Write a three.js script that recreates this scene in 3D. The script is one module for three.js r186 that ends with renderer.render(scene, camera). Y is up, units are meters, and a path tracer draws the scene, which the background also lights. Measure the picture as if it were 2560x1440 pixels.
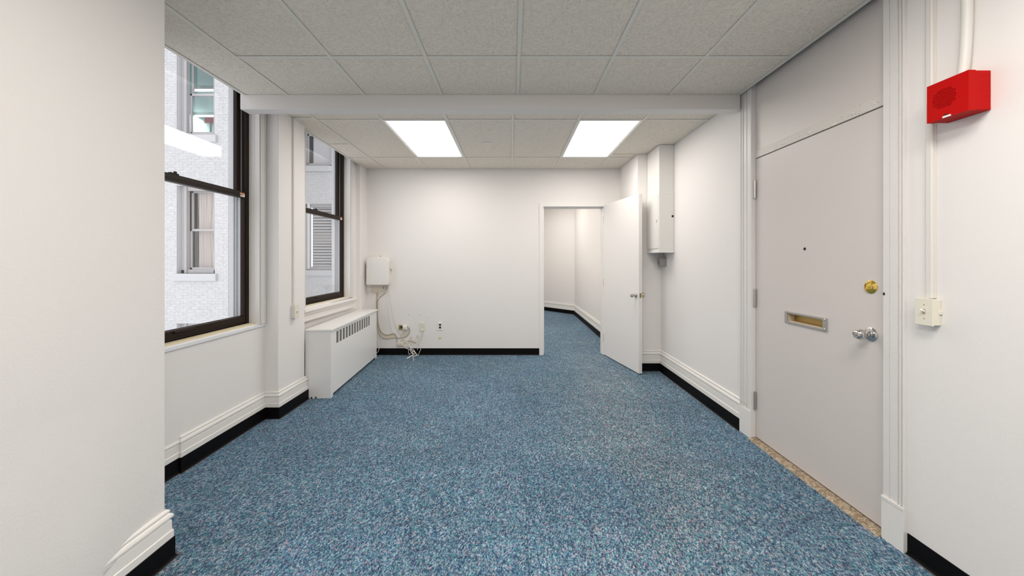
import * as THREE from 'three';
import { mergeGeometries, toCreasedNormals } from 'three/addons/utils/BufferGeometryUtils.js';
import { RoundedBoxGeometry } from 'three/addons/geometries/RoundedBoxGeometry.js';
import { RectAreaLightUniformsLib } from 'three/addons/lights/RectAreaLightUniformsLib.js';

RectAreaLightUniformsLib.init();
const scene = new THREE.Scene();

// ------------------------------------------------------------------ camera, sky, exposure
// level camera, lens shifted down: eye 1.368 m above the carpet, 895 px focal length on a 2560 x 1440 frame
const EYE = 1.368, F = 895;
const camera = new THREE.PerspectiveCamera(2 * Math.atan(720 / F) * 180 / Math.PI, 2560 / 1440, 0.05, 120);
camera.position.set(0, EYE, 0);
camera.lookAt(0, EYE, -1);
camera.setViewOffset(2560, 1440, 0, 70, 2560, 1440);
camera.updateProjectionMatrix();

const renderer = new THREE.WebGLRenderer({ antialias: true });
renderer.toneMapping = THREE.LinearToneMapping;
renderer.toneMappingExposure = 1.0;
renderer.shadowMap.enabled = true;
renderer.shadowMap.type = THREE.PCFSoftShadowMap;

// overcast daylight over the light court
scene.background = new THREE.Color().setRGB(1.44, 1.47, 1.57);

// fluorescent panels (the light itself sits in the builder of each ceiling light)
const PANEL_NEAR = 12.8, PANEL_FAR = 6.7, PANEL_CORRIDOR = 9.2, PANEL_COLOR = new THREE.Color().setRGB(1.0, 0.95, 0.885);

// ------------------------------------------------------------------ seeded noise
function rng(seed) { let s = seed >>> 0; return () => { s = (s + 0x6D2B79F5) >>> 0; let t = s; t = Math.imul(t ^ (t >>> 15), t | 1); t ^= t + Math.imul(t ^ (t >>> 7), t | 61); return ((t ^ (t >>> 14)) >>> 0) / 4294967296; }; }
function hash2(x, y, k = 0) { let h = Math.imul(x | 0, 374761393) + Math.imul(y | 0, 668265263) + Math.imul(k, 974634777); h = Math.imul(h ^ (h >>> 13), 1274126177); return ((h ^ (h >>> 16)) >>> 0) / 4294967296; }
function vnoise(x, y, per = 0, k = 0) {
  const xi = Math.floor(x), yi = Math.floor(y), fx = x - xi, fy = y - yi;
  const w = (a) => per ? ((a % per) + per) % per : a, u = fx * fx * (3 - 2 * fx), v = fy * fy * (3 - 2 * fy);
  const a = hash2(w(xi), w(yi), k), b = hash2(w(xi + 1), w(yi), k), c = hash2(w(xi), w(yi + 1), k), d = hash2(w(xi + 1), w(yi + 1), k);
  return a + (b - a) * u + (c - a) * v + (a - b - c + d) * u * v;
}
const clamp = (x, a = 0, b = 1) => Math.min(b, Math.max(a, x));

// ------------------------------------------------------------------ textures
function dataTexture(n, fill, srgb, repeatMetres) {
  const a = new Uint8Array(n * n * 4), c = [0, 0, 0];
  for (let y = 0; y < n; y++) for (let x = 0; x < n; x++) {
    fill(x, y, c); const i = (y * n + x) * 4;
    a[i] = clamp(c[0], 0, 255); a[i + 1] = clamp(c[1], 0, 255); a[i + 2] = clamp(c[2], 0, 255); a[i + 3] = 255;
  }
  const t = new THREE.DataTexture(a, n, n, THREE.RGBAFormat);
  t.wrapS = t.wrapT = THREE.RepeatWrapping; t.magFilter = THREE.LinearFilter; t.minFilter = THREE.LinearMipmapLinearFilter; t.generateMipmaps = true;
  if (srgb) t.colorSpace = THREE.SRGBColorSpace;
  if (repeatMetres) t.repeat.set(1 / repeatMetres, 1 / repeatMetres);
  t.needsUpdate = true;
  return t;
}
// painted plaster: fine roller stipple over slow trowel waves
const plasterBump = dataTexture(1024, (x, y, c) => {
  const v = 255 * (0.25 * hash2(x, y, 3) + 0.35 * vnoise(x / 4, y / 4, 256, 4) + 0.4 * vnoise(x / 64, y / 64, 16, 5));
  c[0] = c[1] = c[2] = v;
}, false, 1.6);
const roughPaintBump = dataTexture(512, (x, y, c) => {
  const v = 255 * (0.3 * vnoise(x / 3, y / 3, 0, 14) + 0.4 * vnoise(x / 16, y / 16, 32, 15) + 0.3 * vnoise(x / 6, y / 64, 0, 16));
  c[0] = c[1] = c[2] = v;
}, false, 0.6);
// heathered loop carpet: one random yarn colour for each loop
const yarns = [[40, 64, 94, 26], [80, 114, 146, 24], [70, 140, 150, 17], [158, 188, 204, 18], [166, 160, 184, 7], [180, 146, 156, 5], [204, 214, 216, 3]];
const yarnTotal = yarns.reduce((s, y) => s + y[3], 0);
function yarn(r) { let t = r * yarnTotal; for (const y of yarns) { t -= y[3]; if (t <= 0) return y; } return yarns[0]; }
const carpetMap = dataTexture(1536, (x, y, c) => {
  const col = Math.floor(x / 4), off = (col & 1) * 3, row = Math.floor(((y + off) % 1536) / 6);
  const a = yarn(hash2(col, row, 21)), b = yarn(hash2(col >> 1, row >> 1, 22)), m = 0.64;
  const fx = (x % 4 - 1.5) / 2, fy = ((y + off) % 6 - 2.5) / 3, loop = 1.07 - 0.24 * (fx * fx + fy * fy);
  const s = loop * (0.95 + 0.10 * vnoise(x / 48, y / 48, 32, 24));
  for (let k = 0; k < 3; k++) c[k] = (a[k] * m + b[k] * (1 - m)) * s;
}, true, 1.8);
const carpetBump = dataTexture(768, (x, y, c) => {
  const col = Math.floor(x / 4), off = (col & 1) * 3, row = Math.floor(((y + off) % 768) / 6);
  const fx = (x % 4 - 1.5) / 2, fy = ((y + off) % 6 - 2.5) / 3;
  c[0] = c[1] = c[2] = 255 * clamp(0.9 - 0.45 * (fx * fx + fy * fy) - 0.25 * hash2(col, row, 31));
}, false, 0.9);
// fissured mineral-fibre ceiling board: pits scattered over a pale face
function fissures(seed, n, count, along) {
  const r = rng(seed), d = new Float32Array(n * n);
  for (let k = 0; k < count; k++) {
    const cx = r() * n, cy = r() * n, len = 1 + r() * r() * 9, wid = 0.9 + r() * 1.7, ang = along + (r() - 0.5) * 2.4, dark = 0.22 + 0.62 * r();
    const ux = Math.cos(ang), uy = Math.sin(ang), R = Math.ceil(len + 3);
    for (let j = -R; j <= R; j++) for (let i = -R; i <= R; i++) {
      const u = i * ux + j * uy, v = -i * uy + j * ux, q = Math.hypot(Math.max(0, Math.abs(u) - len / 2), v) / wid;
      if (q < 1) { const p = ((((Math.floor(cy) + j) % n) + n) % n) * n + ((((Math.floor(cx) + i) % n) + n) % n); d[p] = Math.max(d[p], dark * (1 - q * q)); }
    }
  }
  return d;
}
const pitA = fissures(51, 1024, 2100, 0.3);
const boardMap = dataTexture(1024, (x, y, c) => {
  const p = pitA[y * 1024 + x], g = 1 - 0.05 * hash2(x >> 1, y >> 1, 52) - 0.05 * vnoise(x / 24, y / 24, 0, 53);
  c[0] = 247 * g * (1 - 0.66 * p); c[1] = 238 * g * (1 - 0.7 * p); c[2] = 224 * g * (1 - 0.74 * p);
}, true, 0.61);
const boardBump = dataTexture(1024, (x, y, c) => { c[0] = c[1] = c[2] = 255 * (0.9 - 0.75 * pitA[y * 1024 + x] - 0.1 * hash2(x, y, 54)); }, false, 0.61);
// worn stone threshold: brown stone, scuffed pale, flecked
const stoneMap = dataTexture(512, (x, y, c) => {
  const n = 0.35 * vnoise(x / 22, y / 22, 0, 61) + 0.4 * vnoise(x / 6, y / 6, 0, 62) + 0.25 * hash2(x >> 1, y >> 1, 63);
  const w = clamp((n - 0.42) * 5), fl = vnoise(x / 5, y / 5, 0, 64) > 0.82 ? 1 : 0;
  const dark = [128, 106, 82], pale = [192, 180, 160];
  for (let k = 0; k < 3; k++) c[k] = dark[k] + (pale[k] - dark[k]) * w * 0.8 + fl * 40;
}, true, 0.4);
// chipped paint on the door head: flaked islands with the old coat under them
const chippedMap = dataTexture(512, (x, y, c) => {
  const n = 0.6 * vnoise(x / 40, y / 22, 0, 71) + 0.4 * vnoise(x / 9, y / 9, 0, 72), e = Math.abs(n - 0.64) < 0.012 ? 1 : 0, f = n > 0.64 ? 1 : 0;
  c[0] = 220 - e * 70 + f * 8; c[1] = 215 - e * 68 + f * 7; c[2] = 208 - e * 66 + f * 4;
}, true, 0.5);
const brickTint = dataTexture(256, (x, y, c) => { const v = 0.9 + 0.1 * vnoise(x / 8, y / 3, 0, 81) + 0.03 * (hash2(x, y, 82) - 0.5); c[0] = 226 * v; c[1] = 225 * v; c[2] = 224 * v; }, true, 1.7);

// ------------------------------------------------------------------ materials
const lin = (r, g, b) => new THREE.Color().setRGB(r, g, b);
const std = (color, roughness, extra = {}) => new THREE.MeshStandardMaterial({ color, roughness, ...extra });
const M = {
  wall: std(lin(0.86, 0.83, 0.81), 0.72, { bumpMap: plasterBump, bumpScale: 0.0005 }),
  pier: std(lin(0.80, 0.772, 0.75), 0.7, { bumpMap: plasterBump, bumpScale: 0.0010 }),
  trim: std(lin(0.855, 0.83, 0.80), 0.42, { bumpMap: roughPaintBump, bumpScale: 0.0007 }),
  casing: std(lin(0.79, 0.765, 0.745), 0.4, { bumpMap: roughPaintBump, bumpScale: 0.0012 }),
  beam: std(lin(0.80, 0.765, 0.74), 0.5),
  door: std(lin(0.70, 0.65, 0.62), 0.42, { bumpMap: plasterBump, bumpScale: 0.0003 }),
  leaf: std(lin(0.85, 0.82, 0.80), 0.36),
  chipped: std(0xffffff, 0.5, { map: chippedMap, bumpMap: roughPaintBump, bumpScale: 0.0015 }),
  vinyl: new THREE.MeshPhysicalMaterial({ color: lin(0.0035, 0.003, 0.0035), roughness: 0.5, specularIntensity: 0.25 }),
  vinylToe: std(lin(0.11, 0.09, 0.08), 0.5),
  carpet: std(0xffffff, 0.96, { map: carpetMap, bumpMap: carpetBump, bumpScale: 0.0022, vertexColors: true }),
  underlay: std(lin(0.05, 0.06, 0.07), 0.95),
  board: std(0xffffff, 0.92, { map: boardMap, bumpMap: boardBump, bumpScale: 0.0016 }),
  grid: std(lin(0.80, 0.765, 0.69), 0.5),
  plenum: std(lin(0.16, 0.15, 0.14), 0.95),
  bronze: new THREE.MeshPhysicalMaterial({ color: lin(0.020, 0.010, 0.006), roughness: 0.42, specularIntensity: 0.4 }),
  track: std(lin(0.50, 0.52, 0.54), 0.5),
  alu: std(lin(0.62, 0.64, 0.66), 0.35, { metalness: 0.6 }),
  glass: new THREE.MeshPhysicalMaterial({ color: 0xffffff, roughness: 0.0, transmission: 1, thickness: 0, ior: 1.5 }),
  cream: std(lin(0.70, 0.62, 0.43), 0.6),
  marbleSill: std(lin(0.84, 0.85, 0.87), 0.3),
  rad: std(lin(0.86, 0.855, 0.84), 0.35),
  galvanised: std(lin(0.36, 0.36, 0.35), 0.5, { metalness: 0.4 }),
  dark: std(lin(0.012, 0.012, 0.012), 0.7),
  mesh: std(lin(0.30, 0.29, 0.27), 0.5, { metalness: 0.3 }),
  plastic: std(lin(0.83, 0.82, 0.78), 0.35),
  ivory: std(lin(0.83, 0.79, 0.67), 0.38),
  white: std(lin(0.88, 0.87, 0.85), 0.4),
  oldPaint: std(lin(0.76, 0.69, 0.59), 0.8, { bumpMap: plasterBump, bumpScale: 0.001 }),
  cordIvory: std(lin(0.80, 0.74, 0.62), 0.5),
  cordTan: std(lin(0.42, 0.36, 0.26), 0.55),
  cordWhite: std(lin(0.88, 0.85, 0.80), 0.5),
  brass: std(lin(0.86, 0.60, 0.14), 0.16, { metalness: 1 }),
  agedBrass: std(lin(0.42, 0.29, 0.07), 0.4, { metalness: 0.8 }),
  chrome: std(lin(0.62, 0.61, 0.60), 0.14, { metalness: 1 }),
  steel: std(lin(0.55, 0.53, 0.51), 0.32, { metalness: 0.9 }),
  painted: std(lin(0.78, 0.75, 0.71), 0.45),
  panel: std(lin(0.83, 0.81, 0.78), 0.34),
  grey: std(lin(0.33, 0.31, 0.29), 0.6),
  red: new THREE.MeshPhysicalMaterial({ color: lin(0.50, 0.0012, 0.0008), roughness: 0.5, specularIntensity: 0.25 }),
  redDeep: std(lin(0.10, 0.003, 0.002), 0.6),
  stone: std(0xffffff, 0.55, { map: stoneMap, bumpMap: roughPaintBump, bumpScale: 0.002 }),
  letterFlap: std(lin(0.50, 0.34, 0.12), 0.35, { metalness: 0.7 }),
  rawWood: std(lin(0.62, 0.50, 0.32), 0.7),
  brick: std(0xffffff, 0.85, { map: brickTint }),
  mortar: std(lin(0.72, 0.72, 0.72), 0.9),
  facadeStone: std(lin(0.66, 0.66, 0.66), 0.8),
  facadeFrame: std(lin(0.52, 0.50, 0.49), 0.6),
  facadeWhite: std(lin(0.80, 0.80, 0.80), 0.5),
  roomTeal: std(lin(0.62, 0.76, 0.76), 0.9),
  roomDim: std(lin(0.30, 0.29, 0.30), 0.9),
  curtain: new THREE.MeshPhysicalMaterial({ color: lin(0.95, 0.87, 0.80), roughness: 0.95, transmission: 0.3, thickness: 0, side: THREE.DoubleSide }),
  signRed: std(lin(0.75, 0.06, 0.06), 0.6),
  shade: std(lin(0.74, 0.72, 0.72), 0.8),
  diffuser: new THREE.MeshStandardMaterial({ color: lin(0.9, 0.9, 0.88), roughness: 0.6, emissive: PANEL_COLOR, emissiveIntensity: 3.2 }),
  tube: new THREE.MeshStandardMaterial({ color: lin(0.9, 0.9, 0.9), roughness: 0.6, emissive: lin(1, 1, 1), emissiveIntensity: 3.0 }),
  sticker: std(lin(0.85, 0.80, 0.74), 0.5),
  stickerOrange: std(lin(0.80, 0.22, 0.04), 0.5),
};

// ------------------------------------------------------------------ geometry helpers (d = depth in front of the camera, z = -d)
function worldUV(g) {
  if (g.index) g = g.toNonIndexed();
  const p = g.attributes.position, uv = new Float32Array(p.count * 2);
  const a = new THREE.Vector3(), b = new THREE.Vector3(), c = new THREE.Vector3();
  for (let i = 0; i < p.count; i += 3) {
    a.fromBufferAttribute(p, i); b.fromBufferAttribute(p, i + 1); c.fromBufferAttribute(p, i + 2);
    const n = b.clone().sub(a).cross(c.clone().sub(a)), ax = Math.abs(n.x), ay = Math.abs(n.y), az = Math.abs(n.z);
    [a, b, c].forEach((v, k) => {
      const [u, w] = ax >= ay && ax >= az ? [v.z, v.y] : ay >= az ? [v.x, v.z] : [v.x, v.y];
      uv[(i + k) * 2] = u; uv[(i + k) * 2 + 1] = w;
    });
  }
  g.setAttribute('uv', new THREE.BufferAttribute(uv, 2));
  return g;
}
function merged(list) {
  const gs = (Array.isArray(list) ? list : [list]).map((g) => {
    let q = g.index ? g.toNonIndexed() : g;
    if (!q.attributes.normal) q.computeVertexNormals();
    for (const k of Object.keys(q.attributes)) if (!['position', 'normal', 'uv', 'color'].includes(k)) q.deleteAttribute(k);
    if (!q.attributes.uv) q = worldUV(q);
    return q;
  });
  return gs.length === 1 ? gs[0] : mergeGeometries(gs);
}
function bx(x0, x1, y0, y1, d0, d1) {
  const g = new THREE.BoxGeometry(Math.abs(x1 - x0), Math.abs(y1 - y0), Math.abs(d1 - d0));
  g.translate((x0 + x1) / 2, (y0 + y1) / 2, -(d0 + d1) / 2);
  return worldUV(g);
}
function rbx(x0, x1, y0, y1, d0, d1, r = 0.004, s = 2) {
  const w = Math.abs(x1 - x0), h = Math.abs(y1 - y0), e = Math.abs(d1 - d0);
  const g = new RoundedBoxGeometry(w, h, e, s, Math.min(r, w / 2.05, h / 2.05, e / 2.05));
  g.translate((x0 + x1) / 2, (y0 + y1) / 2, -(d0 + d1) / 2);
  return worldUV(g);
}
// upright prism from a plan outline [[x, d], ...]
function prism(pts, y0, y1) {
  const s = new THREE.Shape(pts.map(([x, d]) => new THREE.Vector2(x, d)));
  const g = new THREE.ExtrudeGeometry(s, { depth: y1 - y0, bevelEnabled: false });
  g.rotateX(-Math.PI / 2); g.translate(0, y0, 0);
  return worldUV(g);
}
// sheet in the d-y plane between x0 and x1, with holes
function sheetX(pts, holes, x0, x1, bevel = 0) {
  const s = new THREE.Shape(pts.map(([d, y]) => new THREE.Vector2(d, y)));
  for (const h of holes) s.holes.push(new THREE.Path(h.map(([d, y]) => new THREE.Vector2(d, y))));
  const g = new THREE.ExtrudeGeometry(s, { depth: x1 - x0 - 2 * bevel, bevelEnabled: bevel > 0, bevelSize: bevel, bevelThickness: bevel, bevelOffset: -bevel, bevelSegments: 2 });
  g.rotateY(Math.PI / 2); g.translate(x0 + bevel, 0, 0);
  return worldUV(g);
}
const rect = (a0, a1, b0, b1) => [[a0, b0], [a1, b0], [a1, b1], [a0, b1]];
// sheet in the x-y plane between depths d0 and d1, with holes
function sheetD(pts, holes, d0, d1, bevel = 0) {
  const s = new THREE.Shape(pts.map(([x, y]) => new THREE.Vector2(x, y)));
  for (const h of holes) s.holes.push(new THREE.Path(h.map(([x, y]) => new THREE.Vector2(x, y))));
  const g = new THREE.ExtrudeGeometry(s, { depth: d1 - d0 - 2 * bevel, bevelEnabled: bevel > 0, bevelSize: bevel, bevelThickness: bevel, bevelOffset: -bevel, bevelSegments: 3 });
  g.translate(0, 0, -d1 + bevel);
  return worldUV(g);
}
// moulding: profile [[out, y], ...] swept along a plan path [[x, d], ...]; the room lies to the side (tz, -tx) of travel
function sweep(profile, path) {
  const n = path.length, nor = [], off = [];
  for (let i = 0; i < n - 1; i++) { const dx = path[i + 1][0] - path[i][0], dd = path[i + 1][1] - path[i][1], l = Math.hypot(dx, dd); nor.push([dd / l, -dx / l]); }
  for (let i = 0; i < n; i++) {
    const a = nor[Math.max(0, i - 1)], b = nor[Math.min(n - 2, i)], k = 1 + a[0] * b[0] + a[1] * b[1];
    off.push([(a[0] + b[0]) / k, (a[1] + b[1]) / k]);
  }
  const at = (i, [o, y]) => [path[i][0] + off[i][0] * o, y, -(path[i][1] + off[i][1] * o)];
  const v = [];
  for (let i = 0; i < n - 1; i++) for (let k = 0; k < profile.length - 1; k++) {
    const a = at(i, profile[k]), b = at(i + 1, profile[k]), c = at(i + 1, profile[k + 1]), e = at(i, profile[k + 1]);
    v.push(...a, ...b, ...c, ...a, ...c, ...e);
  }
  const tri = THREE.ShapeUtils.triangulateShape(profile.map(([o, y]) => new THREE.Vector2(o, y)), []);
  for (const i of [0, n - 1]) for (const t of tri) for (const k of t) v.push(...at(i, profile[k]));
  const g = new THREE.BufferGeometry();
  g.setAttribute('position', new THREE.BufferAttribute(new Float32Array(v), 3));
  g.computeVertexNormals();
  return worldUV(g);
}
function tube(pts, r, seg = 0, sides = 6) {
  const c = new THREE.CatmullRomCurve3(pts.map((p) => new THREE.Vector3(p[0], p[1], -p[2])), false, 'centripetal');
  return new THREE.TubeGeometry(c, seg || pts.length * 8, r, sides, false);
}
function lathe(profile, seg = 32) { return toCreasedNormals(new THREE.LatheGeometry(profile.map(([r, y]) => new THREE.Vector2(r, y)), seg), 0.6); }
function disc(r, h, seg = 20) { return new THREE.CylinderGeometry(r, r, h, seg); }
const at = (px, py, d) => [(px - 1280) / F * d, EYE + (650 - py) / F * d, d];     // a point of the photograph at depth d

// ------------------------------------------------------------------ object helpers
const taken = {};
function numbered(name) { const k = taken[name] ?? 0; taken[name] = k + 1; return k ? `${name}_${String(k).padStart(3, '0')}` : name; }
function mesh(name, geo, mat, parent) {
  const m = new THREE.Mesh(merged(geo), mat);
  m.castShadow = m.receiveShadow = true;
  m.name = parent === scene ? numbered(name) : name;
  (parent ?? scene).add(m);
  return m;
}
function tag(o, label, category, group) { o.userData.label = label; o.userData.category = category; if (group) o.userData.group = group; return o; }
function thing(name, label, category, group) { const o = new THREE.Group(); o.name = numbered(name); scene.add(o); return tag(o, label, category, group); }
function structure(name, label, category, geo, mat) {
  const o = geo ? mesh(name, geo, mat, scene) : new THREE.Group();
  if (!geo) { o.name = numbered(name); scene.add(o); }
  o.userData.kind = 'structure'; tag(o, label, category);
  return o;
}

// ================================================================== ROOM SHELL
const CEIL = 2.678, TOP = 3.12;                      // suspended ceiling, structural slab
const XL = -2.15, XR = 1.845, DB = 5.16, DN = -5.1;  // wall faces
const W1 = [1.99, 3.035, 0.825, 3.04], W2 = [3.70, 4.742, 0.875, 3.04];   // window openings: depth from, to, y from, to

// floor: carpet tiles on a screed
const floor = structure('floor', 'blue heathered carpet tile floor running through to the corridor', 'floor', [bx(-2.4, 2.1, -0.12, -0.008, DN - 0.15, 11)], M.underlay);
const seamX = [], seamD = [];
for (let x = 0.075 - 0.61 * 4; x < 2.2; x += 0.61) seamX.push(x);
for (let d = 2.45 - 0.61 * 10; d < 11; d += 0.61) seamD.push(d);
const soil = (x, d) => {     // traffic wear and old spills, patchy
  const n = 0.55 * vnoise(x * 1.9 + 40, d * 1.9 + 40, 0, 91) + 0.45 * vnoise(x * 4.7 + 80, d * 4.7 + 9, 0, 92);
  const path = clamp(1.2 - Math.abs(x - (0.95 + 0.1 * (d - 3))) * 1.6) * clamp(1.4 - Math.abs(d - 3.6) * 0.45);
  return [n, path * clamp((n - 0.28) * 2.4)];
};
let tileNo = 0;
for (let i = 0; i < seamX.length - 1; i++) for (let j = 0; j < seamD.length - 1; j++) {
  const x0 = Math.max(-2.35, seamX[i]), x1 = Math.min(1.99, seamX[i + 1]), d0 = Math.max(DN, seamD[j]), d1 = Math.min(10.9, seamD[j + 1]);
  if (x1 - x0 < 0.02 || d1 - d0 < 0.02) continue;
  if (d0 > 5.3 && x1 < -0.5) continue;
  const g = new THREE.PlaneGeometry(x1 - x0 - 0.0016, d1 - d0 - 0.0016, 5, 5).toNonIndexed();
  g.rotateX(-Math.PI / 2); g.translate((x0 + x1) / 2, 0, -(d0 + d1) / 2);
  const skirt = new THREE.BoxGeometry(x1 - x0 - 0.0016, 0.007, d1 - d0 - 0.0016).toNonIndexed();
  skirt.translate((x0 + x1) / 2, -0.0042, -(d0 + d1) / 2);
  const q = mergeGeometries([worldUV(g), worldUV(skirt)]);
  const p = q.attributes.position, col = new Float32Array(p.count * 3), uv = q.attributes.uv;
  const tone = 0.95 + 0.11 * hash2(i, j, 95), cool = (hash2(i, j, 96) - 0.5) * 0.05;
  for (let k = 0; k < p.count; k++) {
    const [n, s] = soil(p.getX(k), -p.getZ(k)), m = tone * (0.86 + 0.28 * n);
    col[k * 3] = m * (1 + 0.24 * s - cool); col[k * 3 + 1] = m * (1 + 0.03 * s); col[k * 3 + 2] = m * (1 - 0.09 * s + cool);
    uv.setXY(k, uv.getX(k) + 0.37 * hash2(i, j, 97), uv.getY(k) + 0.53 * hash2(i, j, 98));
  }
  q.setAttribute('color', new THREE.BufferAttribute(col, 3));
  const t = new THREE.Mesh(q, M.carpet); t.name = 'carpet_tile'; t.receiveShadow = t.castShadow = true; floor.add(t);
}

// left wall with its two window openings, pilasters and the deep pier beside the camera
{
  const w = [];
  const xo = -2.36;
  w.push(bx(xo, XL, 0, TOP, 1.60, W1[0]), bx(xo, XL, 0, TOP, W1[1], W2[0]), bx(xo, XL, 0, TOP, W2[1], DB));
  w.push(bx(xo, XL, 0, W1[2], W1[0], W1[1]), bx(xo, XL, 0, W2[2], W2[0], W2[1]));
  w.push(bx(xo, XL, W1[3], TOP, W1[0], W1[1]), bx(xo, XL, W2[3], TOP, W2[0], W2[1]));
  const wl = structure('wall_left', 'warm white plaster wall holding the two dark framed windows', 'wall', w, M.wall);
  mesh('pilaster', [rbx(-2.2, -2.03, 0, TOP, 3.11, 3.507, 0.008)], M.wall, wl);
  mesh('pilaster', [rbx(-2.2, -2.09, 0, TOP, 4.93, DB + 0.05, 0.008)], M.wall, wl);
  mesh('pier', [rbx(-2.36, -1.58, 0, TOP, DN - 0.1, 1.63, 0.003)], M.pier, wl);
}
{
  // plaster skimmed over the pier and its moulding, thinning out towards the corner
  const wl = scene.getObjectByName('wall_left'), nz = 90, ny = 26, v = [], sm = (a, b, x) => { const t = clamp((x - a) / (b - a)); return t * t * (3 - 2 * t); };
  const P = (i, j) => {
    const d = 1.6 - 1.1 * i / nz, y = 0.12 + 0.75 * (j / ny) ** 1.6, edge = 0.205 - 0.095 * sm(1.56, 1.22, d) + 0.014 * (vnoise(d * 22, 3, 0, 131) - 0.5);
    const t = 0.0255 * sm(1.58, 1.30, d) * (1 - sm(0.20, 0.87, y)) * sm(edge - 0.006, edge + 0.006, y) + 0.002 * (vnoise(d * 9, y * 9, 0, 132) - 0.4) * sm(1.6, 1.5, d) * (1 - sm(0.5, 0.85, y));
    return [-1.5805 + t, y, -d];
  };
  for (let i = 0; i < nz; i++) for (let j = 0; j < ny; j++) v.push(...P(i, j), ...P(i + 1, j), ...P(i + 1, j + 1), ...P(i, j), ...P(i + 1, j + 1), ...P(i, j + 1));
  const g = new THREE.BufferGeometry(); g.setAttribute('position', new THREE.BufferAttribute(new Float32Array(v), 3));
  g.computeVertexNormals();
  mesh('plaster_skim', [worldUV(toCreasedNormals(g, 0.5))], M.pier, wl);
}
// right wall: near stretch, far stretch, the return beside the inner door
{
  const wr = structure('wall_right', 'off white plaster wall around the entrance door', 'wall', [
    bx(XR, 2.1, 0, TOP, DN - 0.1, 1.70), bx(XR, 2.1, 0, TOP, 2.80, 4.43), bx(1.99, 2.1, 0, TOP, 1.70, 2.80),
  ], M.wall);
  mesh('wall_return', [bx(1.555, 2.1, 0, TOP, 4.43, 5.42)], M.wall, wr);
}
// back wall with the door opening, and the wall behind the camera
{
  structure('wall_back', 'plain off white back wall with the doorway to the corridor', 'wall', [
    bx(-2.36, 0.40, 0, TOP, DB, 5.29), bx(1.37, 1.555, 0, TOP, DB, 5.29), bx(0.40, 1.37, 2.18, TOP, DB, 5.29),
  ], M.wall);
  structure('wall_front', 'off white wall closing the room behind the viewer', 'wall', [bx(-2.36, 2.1, 0, TOP, DN - 0.15, DN)], M.wall);
}
// corridor beyond the inner door
{
  const dir = [-0.675, 0.738], a = [1.575, 9.0], b = [a[0] + dir[0] * 2.3, a[1] + dir[1] * 2.3];
  structure('wall_corridor', 'pale corridor wall bending away beyond the open inner door', 'wall', [
    bx(1.58, 1.75, 0, TOP, 5.42, 9.0),
    prism([[a[0], a[1]], [b[0], b[1]], [b[0] + 0.12, b[1] + 0.11], [a[0] + 0.14, a[1] + 0.05]], 0, TOP),
    bx(-0.62, -0.5, 0, TOP, 5.29, 11), bx(-0.62, 0.2, 0, TOP, 10.62, 10.75),
  ], M.wall);
}

// baseboards: tall painted moulding with black vinyl cove base over its foot
const baseProfile = [[0, 0.255], [0.006, 0.254], [0.011, 0.249], [0.013, 0.242], [0.011, 0.236], [0.008, 0.233], [0.017, 0.226], [0.021, 0.216], [0.021, 0.207], [0.013, 0.199], [0.010, 0.194], [0.016, 0.190], [0.017, 0.138], [0.021, 0.133], [0.021, 0.0], [0, 0.0]];
const coveAt = (o) => [[o, 0.096], [o + 0.0032, 0.094], [o + 0.0032, 0.014], [o + 0.006, 0.006], [o + 0.013, 0.002], [o + 0.013, 0.0], [o, 0.0]];
const toeAt = (o) => [[o + 0.0128, 0.0], [o + 0.0128, 0.0026], [o + 0.0165, 0.0026], [o + 0.0165, 0]];
function baseboard(name, label, path, tall = true, k = 1) {
  const o = tall ? 0.0212 : 0.0;
  const b = tall ? structure(name, label, 'baseboard', [sweep(baseProfile.map(([o2, y]) => [o2, y > 0.1 ? 0.096 + (y - 0.096) * k : y]), path)], M.trim) : structure(name, label, 'baseboard', null);
  mesh('cove_base', [sweep(coveAt(o), path)], M.vinyl, b);
  mesh('cove_toe', [sweep(toeAt(o), path)], M.vinylToe, b);
  return b;
}
baseboard('baseboard_left', 'white moulded baseboard with black vinyl foot under the windows', [[-1.58, DN], [-1.58, 1.63], [-2.164, 1.63], [-2.164, 2.325], [XL, 2.325], [XL, 3.11], [-2.03, 3.11], [-2.03, 3.507], [XL, 3.507], [XL, 4.93], [-2.09, 4.93], [-2.09, DB]], true, 0.84);
baseboard('baseboard_back', 'black vinyl cove base along the plain back wall', [[-2.09, DB], [0.392, DB]], false);
baseboard('baseboard_right', 'white moulded baseboard with black vinyl foot behind the inner door', [[1.43, DB], [1.555, DB], [1.555, 4.43], [XR, 4.43], [XR, 2.872]]);
baseboard('baseboard_front', 'black vinyl cove base below the red alarm and switch', [[XR, 1.668], [XR, DN]], false);
baseboard('baseboard_corridor', 'white moulded baseboard with black foot in the corridor', [[0.35, 10.34], [1.578, 9.0], [1.58, 5.30]].reverse().map((p) => p).reverse());

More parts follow.
